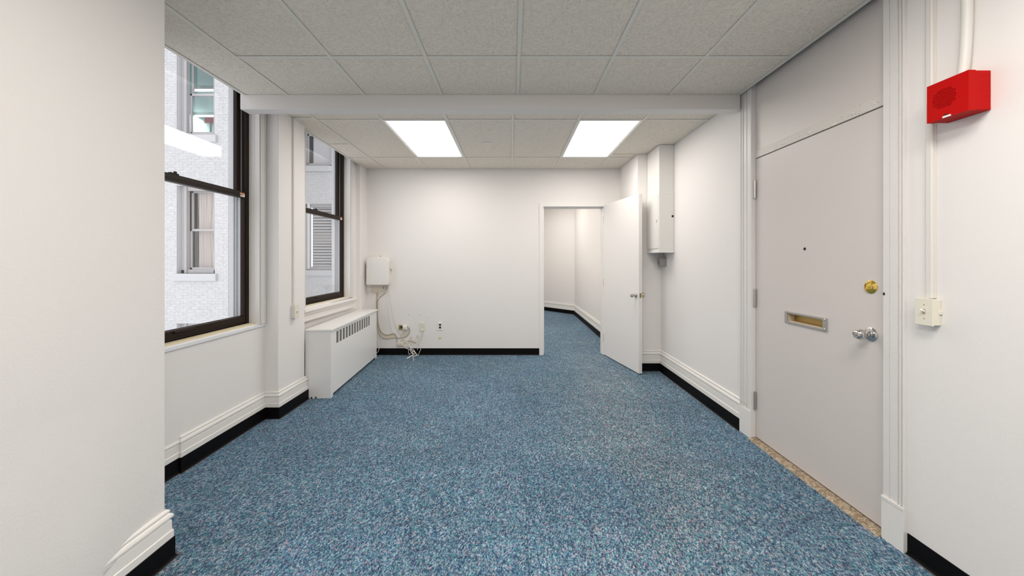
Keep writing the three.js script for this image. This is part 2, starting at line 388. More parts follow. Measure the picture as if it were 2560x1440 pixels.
// ------------------------------------------------------------------ suspended ceiling
const ceiling = structure('ceiling', 'suspended ceiling of fissured white boards in a metal grid', 'ceiling', [bx(-2.36, 2.1, TOP, TOP + 0.15, DN - 0.15, 5.4), bx(-0.62, 1.75, TOP, TOP + 0.15, 5.3, 11)], M.plenum);
const lights = [];       // cells that hold a ceiling light: [x0, x1, d0, d1]
{
  const tile = (x0, x1, d0, d1) => {
    if (x1 - x0 < 0.03 || d1 - d0 < 0.03) return;
    mesh('ceiling_tile', [bx(x0 + 0.004, x1 - 0.004, CEIL + 0.0035, CEIL + 0.018, d0 + 0.004, d1 - 0.004)], M.board, ceiling);
  };
  const barD = (x, d0, d1, w = 0.012) => mesh('grid_bar', [bx(x - w, x + w, CEIL - 0.001, CEIL + 0.0015, d0, d1), bx(x - 0.001, x + 0.001, CEIL, CEIL + 0.035, d0, d1)], M.grid, ceiling);
  const barX = (d, x0, x1, w = 0.012) => mesh('grid_bar', [bx(x0, x1, CEIL - 0.0006, CEIL + 0.0016, d - w, d + w), bx(x0, x1, CEIL, CEIL + 0.03, d - 0.001, d + 0.001)], M.grid, ceiling);
  // near section, in front of the beam
  const fx = [-2.135, -1.785, -1.175, -0.56, 0.045, 0.655, 1.25, 1.81], fd = [DN, -5.003, -3.784, -2.565, -1.345, -0.126, 1.094, 2.313, 2.839];
  for (let i = 0; i < fx.length - 1; i++) {
    const rows = i === 0 ? [1.64, 2.839] : fd;
    for (let j = 0; j < rows.length - 1; j++) {
      const lamp = (i === 3 || i === 5) && (j === 2 || j === 5);
      if (fx[i] < -1.6 && rows[j + 1] < 1.7 && i === 0) continue;
      if (lamp) lights.push([fx[i], fx[i + 1], rows[j], rows[j + 1], i]);
      else tile(fx[i], fx[i + 1], rows[j], rows[j + 1]);
    }
  }
  for (const x of fx.slice(1, -1)) barD(x, x < -1.6 ? 1.64 : DN, 2.839);
  for (const d of fd.slice(1, -1)) for (let i = 1; i < fx.length - 1; i++) barX(d, fx[i] + 0.0122, fx[i + 1] - (i === fx.length - 2 ? 0 : 0.0122));
  mesh('wall_angle', [bx(-2.139, -2.115, CEIL - 0.001, CEIL + 0.0015, 1.64, 2.839), bx(-2.141, -2.1385, CEIL - 0.001, CEIL + 0.03, 1.64, 2.839)], M.grid, ceiling);
  mesh('wall_angle', [bx(1.787, 1.811, CEIL - 0.0012, CEIL + 0.0015, DN, 2.839), bx(1.809, 1.811, CEIL - 0.001, CEIL + 0.022, DN, 2.839)], M.grid, ceiling);
  // far section, behind the beam
  const gx = [-2.105, -1.83, -1.22, -0.61, 0.005, 0.62, 1.232, 1.845], gd = [2.94, 3.35, 4.58, DB];
  for (let i = 0; i < gx.length - 1; i++) {
    const rows = i === 0 ? [2.94, 3.30, 4.05, 4.58, DB] : gd;
    for (let j = 0; j < rows.length - 1; j++) {
      const lamp = (i === 2 || i === 5) && j === 1;
      if (lamp) { lights.push([gx[i], gx[i + 1], rows[j], rows[j + 1], i]); continue; }
      if (i === 6 && j === 2) { tile(gx[i], 1.555, rows[j], rows[j + 1]); continue; }
      if (i === 6 && j === 1) { tile(gx[i], 1.845, rows[j], 4.43); tile(gx[i], 1.555, 4.438, rows[j + 1]); continue; }
      tile(gx[i], gx[i + 1], rows[j], rows[j + 1]);
    }
    if (i === 0) for (const d of rows.slice(1, -1)) barX(d, gx[0], gx[1] - 0.0122, 0.006);
  }
  for (const x of gx.slice(1, -1)) barD(x, 2.94, DB);
  for (const d of gd.slice(1, -1)) for (let i = 1; i < gx.length - 1; i++) barX(d, gx[i] + 0.0122, i === 6 ? (d > 4.43 ? 1.555 : 1.845) : gx[i + 1] - 0.0122);
  mesh('wall_angle', [bx(-2.109, -2.089, CEIL - 0.001, CEIL + 0.0015, 2.94, DB), bx(-2.111, -2.1085, CEIL - 0.001, CEIL + 0.03, 2.94, DB)], M.grid, ceiling);
  mesh('beam', [rbx(-2.158, 1.813, CEIL - 0.114, CEIL + 0.05, 2.84, 2.94, 0.006)], M.beam, ceiling);
  mesh('corridor_ceiling', [bx(-0.6, 1.7, 2.98, 3.0, 5.29, 10.9)], M.board, ceiling);
}
function ceilingLight(x0, x1, d0, d1, y, nits, label, group) {
  const o = thing('ceiling_light', label, 'ceiling light', group);
  const xc = (x0 + x1) / 2, dc = (d0 + d1) / 2;
  const r = (a, b, c, e) => rect(a, b, c, e);
  const f = new THREE.Shape(r(x0 + 0.013, x1 - 0.013, d0 + 0.013, d1 - 0.013).map(([a, b]) => new THREE.Vector2(a, b)));
  f.holes.push(new THREE.Path(r(x0 + 0.027, x1 - 0.027, d0 + 0.032, d1 - 0.032).map(([a, b]) => new THREE.Vector2(a, b))));
  const fg = new THREE.ExtrudeGeometry(f, { depth: 0.012, bevelEnabled: false }); fg.rotateX(-Math.PI / 2); fg.translate(0, y + 0.002, 0);
  mesh('frame', [worldUV(fg)], M.white, o);
  mesh('housing', [bx(x0 + 0.016, x1 - 0.016, y + 0.05, y + 0.12, d0 + 0.016, d1 - 0.016)], M.white, o);
  mesh('light_diffuser', [bx(x0 + 0.022, x1 - 0.022, y + 0.010, y + 0.016, d0 + 0.026, d1 - 0.026)], M.diffuser, o);
  const l = new THREE.RectAreaLight(PANEL_COLOR, nits, x1 - x0 - 0.07, d1 - d0 - 0.08);
  l.position.set(xc, y + 0.006, -dc); l.rotation.x = -Math.PI / 2; l.castShadow = true; o.add(l);
  return o;
}
{
  const labels = ['added unseen fluorescent ceiling panel far behind the viewer, on the window side', 'lit fluorescent ceiling panel right above the viewer, on the window side', 'added unseen fluorescent ceiling panel far behind the viewer, on the entrance door side', 'lit fluorescent ceiling panel right above the viewer, on the entrance door side', 'lit fluorescent ceiling panel nearer the windows, past the beam', 'lit fluorescent ceiling panel nearer the open inner door, past the beam'];
  lights.forEach(([x0, x1, d0, d1], k) => ceilingLight(x0, x1, d0, d1, CEIL, d0 < 2 ? PANEL_NEAR : PANEL_FAR, labels[k], 'recessed fluorescent panels'));  // near panels are unseen; the far-behind pair is added to brighten near walls
  ceilingLight(0.25, 0.86, 7.6, 8.82, 2.86, PANEL_CORRIDOR, 'lit fluorescent ceiling panel deep in the corridor beyond the inner door', 'recessed fluorescent panels');
  ceilingLight(-0.3, 0.31, 5.75, 6.97, 2.86, PANEL_CORRIDOR, 'added unseen fluorescent ceiling panel just inside the corridor beyond the inner door', 'recessed fluorescent panels');  // second corridor panel, out of view, added to brighten the corridor walls
}
{
  const o = thing('sprinkler_cover', 'small round white sprinkler cap on the ceiling between the panels', 'sprinkler cover');
  const [x, , d] = at(1217, 358, 4.015);
  const g = lathe([[0, -0.010], [0.040, -0.010], [0.045, -0.006], [0.045, 0.0], [0.03, 0.0]], 28); g.translate(x, CEIL + 0.003, -d);
  mesh('cap', [g], M.painted, o);
}

// ================================================================== WINDOWS (dark bronze double-hung sashes)
function windowUnit(n, label, [d0, d1, y0, y1], meet, sillParts) {
  const o = structure(`window_${n}`, label, 'window', null);
  const xi = -2.22, xo = -2.325, j = 0.045;
  mesh('window_frame', [
    rbx(-2.262, xi, y0, y1, d1 - j, d1 - 0.0006, 0.003), rbx(-2.262, xi, y0, y1, d0 + 0.0006, d0 + j, 0.003),
    bx(xo, xi, y1 - j, y1 - 0.0006, d0 + j, d1 - j), bx(xo, xi - 0.01, y0 + 0.0006, y0 + 0.03, d0 + j, d1 - j),
  ], M.bronze, o);
  mesh('outer_track', [bx(xo, -2.2625, y0 + 0.0006, y1 - 0.0006, d1 - j + 0.004, d1 - 0.0006), bx(-2.302, -2.298, y0 + 0.03, y1 - j, d1 - j - 0.006, d1 - j + 0.004), bx(xo, xo + 0.005, y0 + 0.03, y1 - j, d1 - j - 0.006, d1 - j + 0.004)], M.track, o);
  mesh('outer_track', [bx(xo, -2.2625, y0 + 0.0006, y1 - 0.0006, d0 + 0.0006, d0 + j - 0.004)], M.track, o);
  mesh('parting_track', [bx(-2.262, -2.255, meet, y1 - j, d1 - j - 0.004, d1 - j), bx(-2.262, -2.255, meet, y1 - j, d0 + j, d0 + j + 0.004)], M.alu, o);
  const sash = (name, x0, x1, ya, yb, stile, bot, top) => {
    const a = d0 + j + 0.002, b = d1 - j - 0.002;
    const s = mesh(name, [
      rbx(x0, x1, ya, yb, a, a + stile, 0.002), rbx(x0, x1, ya, yb, b - stile, b, 0.002),
      rbx(x0, x1, ya, ya + bot, a + stile, b - stile, 0.002), rbx(x0, x1, yb - top, yb, a + stile, b - stile, 0.002),
      bx(x0, x0 + 0.004, ya + bot, ya + bot + 0.006, a + stile, b - stile),
    ], M.bronze, o);
    mesh('pane', [bx((x0 + x1) / 2 - 0.0015, (x0 + x1) / 2 + 0.0015, ya + bot - 0.004, yb - top + 0.004, a + stile - 0.004, b - stile + 0.004)], M.glass, s);
    return s;
  };
  const low = sash('lower_sash', -2.252, -2.224, y0 + 0.02, meet, 0.022, 0.058, 0.05);
  mesh('rail_groove', [bx(-2.2245, -2.2215, meet - 0.031, meet - 0.027, d0 + j + 0.03, d1 - j - 0.03), rbx(-2.226, -2.214, y0 + 0.022, y0 + 0.030, d0 + j + 0.03, d1 - j - 0.03, 0.003)], M.bronze, low);
  mesh('lift_handle', [rbx(-2.228, -2.212, y0 + 0.058, y0 + 0.072, d0 + 0.36, d0 + 0.52, 0.003)], M.bronze, low);
  const lockD = d0 + (d1 - d0) * 0.36;
  mesh('sash_lock', [rbx(-2.25, -2.226, meet, meet + 0.010, lockD - 0.03, lockD + 0.03, 0.003), rbx(-2.244, -2.232, meet + 0.008, meet + 0.024, lockD + 0.004, lockD + 0.022, 0.004)], M.dark, low);
  const st = mesh('sticker', [bx(-2.2238, -2.2228, meet - 0.044, meet - 0.012, d1 - j - 0.062, d1 - j - 0.012)], M.sticker, low);
  mesh('sticker_band', [bx(-2.2229, -2.2224, meet - 0.022, meet - 0.013, d1 - j - 0.060, d1 - j - 0.014), bx(-2.2229, -2.2224, meet - 0.036, meet - 0.024, d1 - j - 0.060, d1 - j - 0.050)], M.stickerOrange, st);
  sash('upper_sash', -2.296, -2.266, meet - 0.045, y1 - 0.03, 0.040, 0.045, 0.05);
  // reveal lining, fluted casing, putty line
  const lining = [[XL + 0.012, d1 - 0.007], [-2.206, d1 - 0.007], [-2.206, d1 - 0.0008], [XL + 0.012, d1 - 0.0008]];
  mesh('reveal', [prism(lining, y0, TOP - 0.02), prism(lining.map(([x, d]) => [x, d0 + d1 - d]), y0, TOP - 0.02), bx(-2.2195, -2.2065, y0, TOP - 0.1, d1 - 0.014, d1 - 0.001)], M.trim, o);
  const w = 0.066, c = [[XL, d1 + 0.004], [XL + 0.020, d1 + 0.004], [XL + 0.022, d1 + 0.010], [XL + 0.014, d1 + 0.014], [XL + 0.022, d1 + 0.020], [XL + 0.022, d1 + 0.042], [XL + 0.012, d1 + 0.047], [XL + 0.020, d1 + 0.052], [XL + 0.020, d1 + w], [XL, d1 + w]];
  mesh('casing', [prism(c, y0 - 0.002, TOP - 0.02), prism(c.map(([x, d]) => [x, d0 + d1 - d]), y0 - 0.002, TOP - 0.02)], M.casing, o);
  mesh('reveal_bead', [bx(-2.180, -2.176, y0 + 0.10, TOP - 0.1, d1 - 0.010, d1 - 0.0068), bx(-2.190, -2.187, y0 + 0.16, TOP - 0.1, d1 - 0.0095, d1 - 0.0068), bx(-2.204, -2.199, y0 + 0.0, TOP - 0.1, d1 - 0.011, d1 - 0.0068)], M.trim, o);
  // outside stop of the masonry opening, seen through the glass
  mesh('outer_stop', [bx(-2.359, -2.326, y0 + 0.001, y1 - 0.001, d1 - 0.05, d1 - 0.002)], M.facadeStone, o);
  sillParts(o);
}
windowUnit(1, 'dark bronze double hung window beside the pier, reflecting a ceiling panel', W1, EYE + 0.565, (o) => {
  mesh('sill', [rbx(-2.225, XL + 0.012, 0.797, 0.822, 1.70, 3.108, 0.003)], M.marbleSill, o);
  mesh('putty_bed', [bx(-2.215, -2.172, 0.822, 0.838, 1.99, 3.034)], M.cream, o);
});
windowUnit(2, 'dark bronze double hung window above the radiator cover', W2, EYE + 0.567, (o) => {
  mesh('sill', [sweep([[0, 0.862], [0.052, 0.862], [0.062, 0.855], [0.062, 0.838], [0.052, 0.828], [0.034, 0.820], [0.030, 0.802], [0.022, 0.790], [0.022, 0.735], [0.016, 0.722], [0, 0.722]], [[XL, 3.62], [XL, 4.83]])], M.trim, o);
  mesh('sill_board', [bx(-2.225, XL + 0.01, 0.846, 0.862, 3.62, 4.82)], M.trim, o);
  mesh('putty_bed', [bx(-2.215, -2.185, 0.862, 0.884, 3.70, 4.741)], M.cream, o);
});

// ================================================================== ENTRANCE DOOR
{
  const o = structure('door_1', 'grey white flush entrance door with mail slot and brass deadbolt', 'door', null);
  const xf = 1.865, a = 1.770, b = 2.741, top = 2.138;
  const slot = [2.143, 2.416, 0.957, 1.009];
  const leaf = mesh('leaf', [sheetX(rect(a, b - 0.003, 0.018, top), [rect(...slot)], xf, xf + 0.044)], M.door, o);
  // jamb pockets behind and around the leaf, head strip, painted-over transom panel
  mesh('jamb', [bx(1.872, 1.99, 0, TOP, b, 2.80), bx(1.872, 1.99, 0, TOP, 1.70, a - 0.004), bx(xf + 0.046, 1.94, 0, top, b - 0.02, b - 0.001), bx(1.95, 1.989, 0, top, a, b - 0.001)], M.casing, o);
  mesh('door_head', [rbx(1.862, 1.99, top + 0.007, top + 0.062, a - 0.003, b - 0.001, 0.002)], M.chipped, o);
  mesh('transom_panel', [bx(1.866, 1.988, top + 0.063, TOP, a - 0.003, b - 0.001)], M.door, o);
  const far = [[XR - 0.0005, 2.873], [1.826, 2.873], [1.824, 2.856], [1.838, 2.853], [1.838, 2.849], [1.826, 2.846], [1.826, 2.834], [1.838, 2.831], [1.838, 2.827], [1.829, 2.824], [1.829, 2.793], [1.838, 2.790], [1.838, 2.786], [1.829, 2.783], [1.829, 2.744], [1.834, 2.741], [1.8715, 2.741], [1.8715, 2.799], [XR - 0.0005, 2.799]];
  const near = [[XR - 0.0005, 1.672], [1.832, 1.672], [1.830, 1.678], [1.840, 1.680], [1.840, 1.684], [1.829, 1.687], [1.829, 1.692], [1.839, 1.694], [1.839, 1.698], [1.829, 1.701], [1.829, 1.733], [1.834, 1.7345], [1.834, 1.7365], [1.829, 1.738], [1.829, 1.764], [1.833, 1.767], [1.8715, 1.767], [1.8715, 1.7005], [XR - 0.0005, 1.7005]];
  mesh('casing', [prism(far, 0.0, TOP)], M.casing, o);
  mesh('casing', [prism(near, 0.0, TOP)], M.casing, o);
  const plinth = (d0, d1) => [[1.8285, d1], [1.8235, d1], [1.8235, d0], [1.8285, d0]];
  mesh('plinth', [prism(plinth(2.741, 2.876), 0, 0.205), prism(plinth(2.741, 2.876).map(([x, d]) => [x + (x < 1.825 ? 0.002 : 0), d]), 0.205, 0.214)], M.trim, o);
  mesh('plinth', [prism(plinth(1.668, 1.768), 0, 0.196), prism(plinth(1.668, 1.768).map(([x, d]) => [x + (x < 1.825 ? -0.002 : 0), d]), 0.196, 0.210)], M.trim, o);
  // dark block coloured as the shade inside an old bolt hole
  mesh('bolt_hole_shade', [bx(1.8275, 1.8295, 1.195, 1.208, 1.756, 1.764)], M.dark, o);
  // hinges
  for (const y of [EYE + 0.536, EYE - 0.29, EYE - 1.072]) {
    const h = mesh('hinge', [bx(1.832, 1.862, y - 0.062, y + 0.062, 2.7385, 2.7412)], M.painted, o);
    const k = disc(0.0085, 0.126, 12); k.translate(1.853, y, -2.732);
    const p = disc(0.006, 0.138, 10); p.translate(1.853, y, -2.732);
    mesh('knuckle', [k, p], M.steel, h);
  }
  // mail slot
  const ms = mesh('mail_slot', [sheetX(rect(2.114, 2.440, 0.943, 1.023), [rect(slot[0] - 0.001, slot[1] + 0.001, slot[2] - 0.001, slot[3] + 0.001)], xf - 0.008, xf + 0.001, 0.002)], M.steel, leaf);
  mesh('slot_lining', [bx(xf, xf + 0.03, slot[2], slot[3], slot[1] - 0.003, slot[1]), bx(xf, xf + 0.03, slot[2], slot[2] + 0.003, slot[0], slot[1]), bx(xf, xf + 0.03, slot[3] - 0.003, slot[3], slot[0], slot[1])], M.rawWood, leaf);
  mesh('slot_flap', [bx(xf + 0.040, xf + 0.043, slot[2], slot[3], slot[0], slot[1])], M.letterFlap, leaf);
  for (const [d, y] of [[2.127, 0.954], [2.127, 1.012], [2.429, 0.954], [2.429, 1.012]]) {
    const s = lathe([[0, 0.003], [0.004, 0.002], [0.006, 0]], 10); s.rotateZ(Math.PI / 2); s.translate(xf - 0.0078, y, -d); mesh('screw', [s], M.chrome, ms);
  }
  // peephole
  { const g = lathe([[0, 0.001], [0.005, 0.001], [0.007, 0.004], [0.009, 0.002], [0.009, 0]], 16); g.rotateZ(Math.PI / 2); g.translate(xf, EYE + 0.071, -2.28); mesh('peephole', [g], M.dark, leaf); }
  // brass deadbolt
  {
    const g = lathe([[0, 0.010], [0.020, 0.011], [0.0225, 0.010], [0.0235, 0.0075], [0.030, 0.006], [0.034, 0.003], [0.0345, 0]], 40); g.rotateZ(Math.PI / 2); g.translate(xf, EYE - 0.14, -1.86);
    const d = mesh('deadbolt', [g], M.brass, leaf);
    const r = new THREE.TorusGeometry(0.0205, 0.0012, 8, 32); r.rotateY(Math.PI / 2); r.translate(xf - 0.0115, EYE - 0.14, -1.86);
    mesh('deadbolt_ring', [r], M.agedBrass, d);
    mesh('keyway', [rbx(xf - 0.013, xf - 0.009, EYE - 0.1415, EYE - 0.138, 1.852, 1.868, 0.001)], M.agedBrass, d);
  }
  // keyed knob
  {
    const rose = lathe([[0.036, 0], [0.0355, 0.004], [0.030, 0.009], [0.017, 0.011], [0.0145, 0.014], [0.0135, 0.030]], 40);
    const ball = lathe([[0.0135, 0.030], [0.018, 0.036], [0.0262, 0.048], [0.0285, 0.058], [0.0275, 0.067], [0.022, 0.078], [0.0145, 0.084], [0.013, 0.0815], [0.0, 0.0815]], 40);
    const plug = lathe([[0, 0.087], [0.007, 0.0865], [0.0085, 0.084], [0.009, 0.080]], 24);
    for (const g of [rose, ball, plug]) { g.rotateZ(Math.PI / 2); g.translate(xf, EYE - 0.386, -1.858); }
    const k = mesh('door_knob', [ball], M.chrome, leaf);
    mesh('rose', [rose], M.chrome, k);
    mesh('key_cylinder', [plug, rbx(xf - 0.0885, xf - 0.086, EYE - 0.391, EYE - 0.381, 1.857, 1.859, 0.0005)], M.grey, k);
  }
}
// worn stone threshold
{
  const o = structure('trim_1', 'worn brown stone threshold under the entrance door', 'threshold', [sweep([[0, 0], [0.0, 0.012], [0.02, 0.013], [0.05, 0.010], [0.066, 0.002], [0.068, 0]], [[1.872, 2.741], [1.872, 1.769]])], M.stone);
  mesh('gap_strip', [bx(1.872, 1.99, 0, 0.008, 1.77, 2.74)], M.grey, o);
}

// ================================================================== INNER DOOR (open)
{
  const o = structure('door_2', 'white flush inner door standing open before the electrical box', 'door', null);
  const jx0 = 0.393, jx1 = 1.372, top = 2.185;
  mesh('door_frame', [
    prism([[jx0, 5.148], [0.452, 5.148], [0.452, 5.20], [0.466, 5.20], [0.466, 5.30], [jx0, 5.30]], 0, top),
    prism([[jx1, 5.148], [1.322, 5.148], [1.322, 5.20], [1.308, 5.20], [1.308, 5.30], [jx1, 5.30]], 0, top),
    bx(0.452, 1.322, top - 0.048, top, 5.148, 5.30), bx(0.466, 1.308, top - 0.062, top - 0.048, 5.20, 5.30),
  ], M.trim, o);
  mesh('strike_plate', [bx(0.4518, 0.4532, 0.90, 0.975, 5.163, 5.190)], M.agedBrass, o);
  // leaf, hinged at the right jamb and swung into the room
  const H = [1.318, 5.146], T = [1.512, 4.268], L = Math.hypot(T[0] - H[0], T[1] - H[1]);
  const g = new THREE.Group(); g.name = 'leaf_pivot';
  const ang = Math.atan2(T[0] - H[0], -(T[1] - H[1]));     // turn from the straight-out position
  const pl = (geo) => { geo.rotateY(ang); geo.translate(H[0], 0, -H[1]); return worldUV(geo); };
  // local: leaf runs along +z (towards the viewer), its room face at x = 0, thickness to +x
  const loc = (x0, x1, y0, y1, z0, z1, r = 0.002) => { const q = new RoundedBoxGeometry(x1 - x0, y1 - y0, z1 - z0, 2, r); q.translate((x0 + x1) / 2, (y0 + y1) / 2, (z0 + z1) / 2); return q; };
  const leaf = mesh('leaf', [pl(loc(0, 0.044, 0.012, 2.158, 0, L))], M.leaf, o);
  const knobY = 0.944, knobZ = L - 0.062;
  for (const s of [-1, 1]) {
    const p = [[0.033, 0], [0.032, 0.004], [0.026, 0.008], [0.013, 0.010], [0.012, 0.026], [0.019, 0.034], [0.0262, 0.044], [0.0275, 0.053], [0.024, 0.063], [0.014, 0.069], [0, 0.070]];
    const q = lathe(p, 36); q.rotateZ(s < 0 ? Math.PI / 2 : -Math.PI / 2); q.translate(s < 0 ? 0 : 0.044, knobY, knobZ);
    mesh('door_knob', [pl(q)], M.chrome, leaf);
  }
  const lp = mesh('latch_plate', [pl(loc(0.010, 0.034, knobY - 0.029, knobY + 0.029, L - 0.001, L + 0.0015, 0.0005))], M.agedBrass, leaf);
  mesh('latch_bolt', [pl(loc(0.016, 0.028, knobY - 0.008, knobY + 0.008, L, L + 0.010, 0.002))], M.agedBrass, lp);
  for (const y of [0.25, 1.05, 1.95]) { const q = disc(0.006, 0.1, 10); q.translate(0.004, y, -0.004); mesh('hinge', [pl(q)], M.steel, o); }
}

// ================================================================== ELECTRICAL PANEL IN THE CORNER
{
  const o = thing('electrical_panel', 'tall white electrical panel box hung in the corner behind the inner door', 'electrical panel');
  const x0 = 1.672, d0 = 4.07, d1 = 4.426, yb = EYE + 0.088;
  mesh('enclosure', [rbx(x0, XR - 0.001, yb, yb + 0.66, d0, d1, 0.003)], M.panel, o);
  mesh('riser', [rbx(x0 + 0.002, XR - 0.001, yb + 0.66, CEIL, d0 + 0.002, d1, 0.002)], M.panel, o);
  const dr = mesh('door', [rbx(x0 - 0.005, x0 + 0.001, yb + 0.045, yb + 0.655, d0 + 0.018, d1 - 0.01, 0.002)], M.panel, o);
  mesh('latch', [rbx(x0 - 0.009, x0 - 0.004, yb + 0.345, yb + 0.375, d0 + 0.045, d0 + 0.060, 0.002)], M.steel, dr);
  mesh('bottom_flange', [rbx(x0 - 0.004, XR - 0.001, yb - 0.004, yb + 0.012, d0 - 0.004, d1, 0.002)], M.panel, o);
  const k = disc(0.0125, 0.004, 20); k.rotateX(Math.PI / 2); const [kx, ky] = at(1681.5, 540.5, d0); k.translate(kx, ky, -d0 + 0.001);
  mesh('knockout', [k], M.dark, o);
}
{
  const o = thing('junction_box', 'small grey junction box hanging under the electrical panel', 'junction box');
  const [x, y] = at(1659, 654.5, 4.30);
  mesh('body', [rbx(x - 0.048, x + 0.048, y - 0.054, y + 0.054, 4.27, 4.345, 0.014, 3)], M.grey, o);
  mesh('conduit', [tube([[x + 0.004, y + 0.05, 4.31], [x + 0.002, y + 0.075, 4.31], [x - 0.014, EYE + 0.0835, 4.31]], 0.009, 12, 10), rbx(x - 0.02, x + 0.02, y - 0.03, y + 0.03, 4.343, 4.428, 0.004)], M.grey, o);
}

// ================================================================== THINGS ON THE NEAR RIGHT WALL
{
  const o = thing('fire_alarm', 'bright red fire alarm speaker box with round grille on the wall', 'fire alarm');
  const xf = 1.756, d0 = 1.377, d1 = 1.5155, y0 = EYE + 0.577, y1 = EYE + 0.732;
  mesh('body', [rbx(xf + 0.024, XR - 0.0005, y0 + 0.001, y1 - 0.001, d0 + 0.001, d1 - 0.001, 0.003)], M.red, o);
  // cover with a perforated round grille
  const cd = 1.455, cy = (y0 + y1) / 2 + 0.004, R = 0.041, holes = [], pitch = 0.0066;
  for (let i = -7; i <= 7; i++) for (let j = -7; j <= 7; j++) {
    const dd = cd + i * pitch + (j & 1 ? pitch / 2 : 0), yy = cy + j * pitch * 0.9;
    if (Math.hypot(dd - cd, yy - cy) > R) continue;
    holes.push(rect(dd - 0.0021, dd + 0.0021, yy - 0.0015, yy + 0.0015));
  }
  const cover = mesh('cover', [sheetX(rect(d0, d1, y0, y1), holes, xf, xf + 0.005)], M.red, o);
  mesh('cover_lip', [bx(xf + 0.0055, xf + 0.028, y0, y1, d0 + 0.0002, d0 + 0.0009), bx(xf + 0.0055, xf + 0.028, y0, y1, d1 - 0.0009, d1 - 0.0002), bx(xf + 0.0055, xf + 0.028, y1 - 0.0009, y1 - 0.0002, d0 + 0.001, d1 - 0.001), bx(xf + 0.0055, xf + 0.028, y0 + 0.0002, y0 + 0.0009, d0 + 0.001, d1 - 0.001)], M.red, cover);
  mesh('label_tab', [rbx(xf - 0.004, xf + 0.001, y0 + 0.000, y0 + 0.007, 1.432, 1.458, 0.0008)], M.white, cover);
  const s = lathe([[0, 0.004], [0.004, 0.003], [0.005, 0]], 14); s.rotateZ(Math.PI / 2); s.translate(xf, y0 + 0.012, -1.449); mesh('indicator', [s], M.redDeep, cover);
  for (const [yy, r] of [[y1 - 0.026, 0.012], [y0 + 0.048, 0.008]]) {
    const t = new THREE.TorusGeometry(r, 0.0006, 6, 20, Math.PI); t.translate(XR - 0.020, yy, -d0 - 0.001); mesh('knockout', [t], M.red, o);
  }
}
{
  const o = thing('wire_raceway', 'slim painted raceway running down to the light switch', 'raceway', 'raceways on the wall by the entrance');
  const path = (y0, y1) => prism([[XR + 0.0, 1.557], [1.829, 1.557], [1.826, 1.561], [1.826, 1.579], [1.829, 1.583], [XR, 1.583]], y0, y1);
  mesh('channel', [path(EYE - 0.166, TOP - 0.02)], M.painted, o);
  mesh('channel_edge', [bx(1.840, 1.8445, EYE - 0.166, TOP - 0.02, 1.5535, 1.557), bx(1.840, 1.8445, EYE - 0.166, TOP - 0.02, 1.583, 1.586)], M.painted, o);
}
{
  const o = thing('conduit_pipe', 'thick round painted conduit dropping into the red alarm', 'conduit', 'raceways on the wall by the entrance');
  mesh('pipe', [tube([[1.824, TOP - 0.02, 1.432], [1.824, 2.5, 1.434], [1.824, 2.3, 1.436], [1.822, 2.18, 1.440], [1.819, EYE + 0.731, 1.446]], 0.0165, 24, 14)], M.painted, o);
  const c = disc(0.021, 0.014, 18); c.translate(1.8195, EYE + 0.739, -1.446); mesh('connector', [c], M.painted, o);
}
{
  const o = thing('light_switch', 'ivory surface mounted light switch beside the entrance door', 'light switch');
  const xf = 1.807, d0 = 1.537, d1 = 1.6076, y0 = EYE - 0.287, y1 = EYE - 0.1665;
  mesh('box', [rbx(xf + 0.004, XR - 0.0005, y0 + 0.004, y1 - 0.004, d0 + 0.001, d1 - 0.004, 0.003)], M.ivory, o);
  const p = mesh('plate', [rbx(xf, xf + 0.006, y0, y1, d0, d1, 0.0028, 3)], M.ivory, o);
  const dc = (d0 + d1) / 2 - 0.002, yc = (y0 + y1) / 2;
  const t = rbx(-0.014, 0.004, -0.0045, 0.0045, -0.0035, 0.0035, 0.002); t.rotateZ(-0.5); t.translate(xf - 0.002, yc + 0.003, -dc);
  mesh('toggle', [t], M.white, p);
  mesh('toggle_slot', [bx(xf - 0.0004, xf + 0.001, yc - 0.012, yc + 0.012, dc - 0.005, dc + 0.005)], M.cordTan, p);
  for (const y of [yc - 0.030, yc + 0.030]) { const s = lathe([[0, 0.0012], [0.0025, 0.001], [0.0032, 0]], 10); s.rotateZ(Math.PI / 2); s.translate(xf, y, -dc); mesh('screw', [s], M.cordTan, p); }
  mesh('side_tab', [rbx(1.832, XR, yc - 0.008, yc + 0.008, d0 - 0.004, d0 + 0.002, 0.002)], M.ivory, o);
}

// ================================================================== THINGS ON THE PILASTER BETWEEN THE WINDOWS
{
  const o = thing('wire_raceway', 'thin vertical raceway on the pilaster between the windows', 'raceway');
  mesh('channel', [rbx(-2.03, -2.016, EYE - 0.41, TOP - 0.02, 3.303, 3.325, 0.003)], M.painted, o);
  mesh('channel_base', [bx(-2.0298, -2.027, EYE - 0.41, TOP - 0.02, 3.299, 3.329)], M.painted, o);
}
{
  const o = thing('wall_control', 'ivory wall control with small round knob on the pilaster', 'wall control');
  const d0 = 3.286, d1 = 3.356, y0 = EYE - 0.537, y1 = EYE - 0.412;
  mesh('box', [rbx(-2.0298, -1.998, y0 + 0.003, y1 - 0.003, d0 + 0.002, d1 - 0.003, 0.002)], M.painted, o);
  const p = mesh('plate', [rbx(-1.999, -1.993, y0, y1, d0, d1, 0.0025, 3)], M.ivory, o);
  const g = lathe([[0, 0.012], [0.008, 0.012], [0.010, 0.010], [0.0105, 0.002], [0.0135, 0]], 24); g.rotateZ(-Math.PI / 2); g.translate(-1.9932, (y0 + y1) / 2, -(d0 + d1) / 2);
  mesh('knob', [g], M.ivory, p);
}

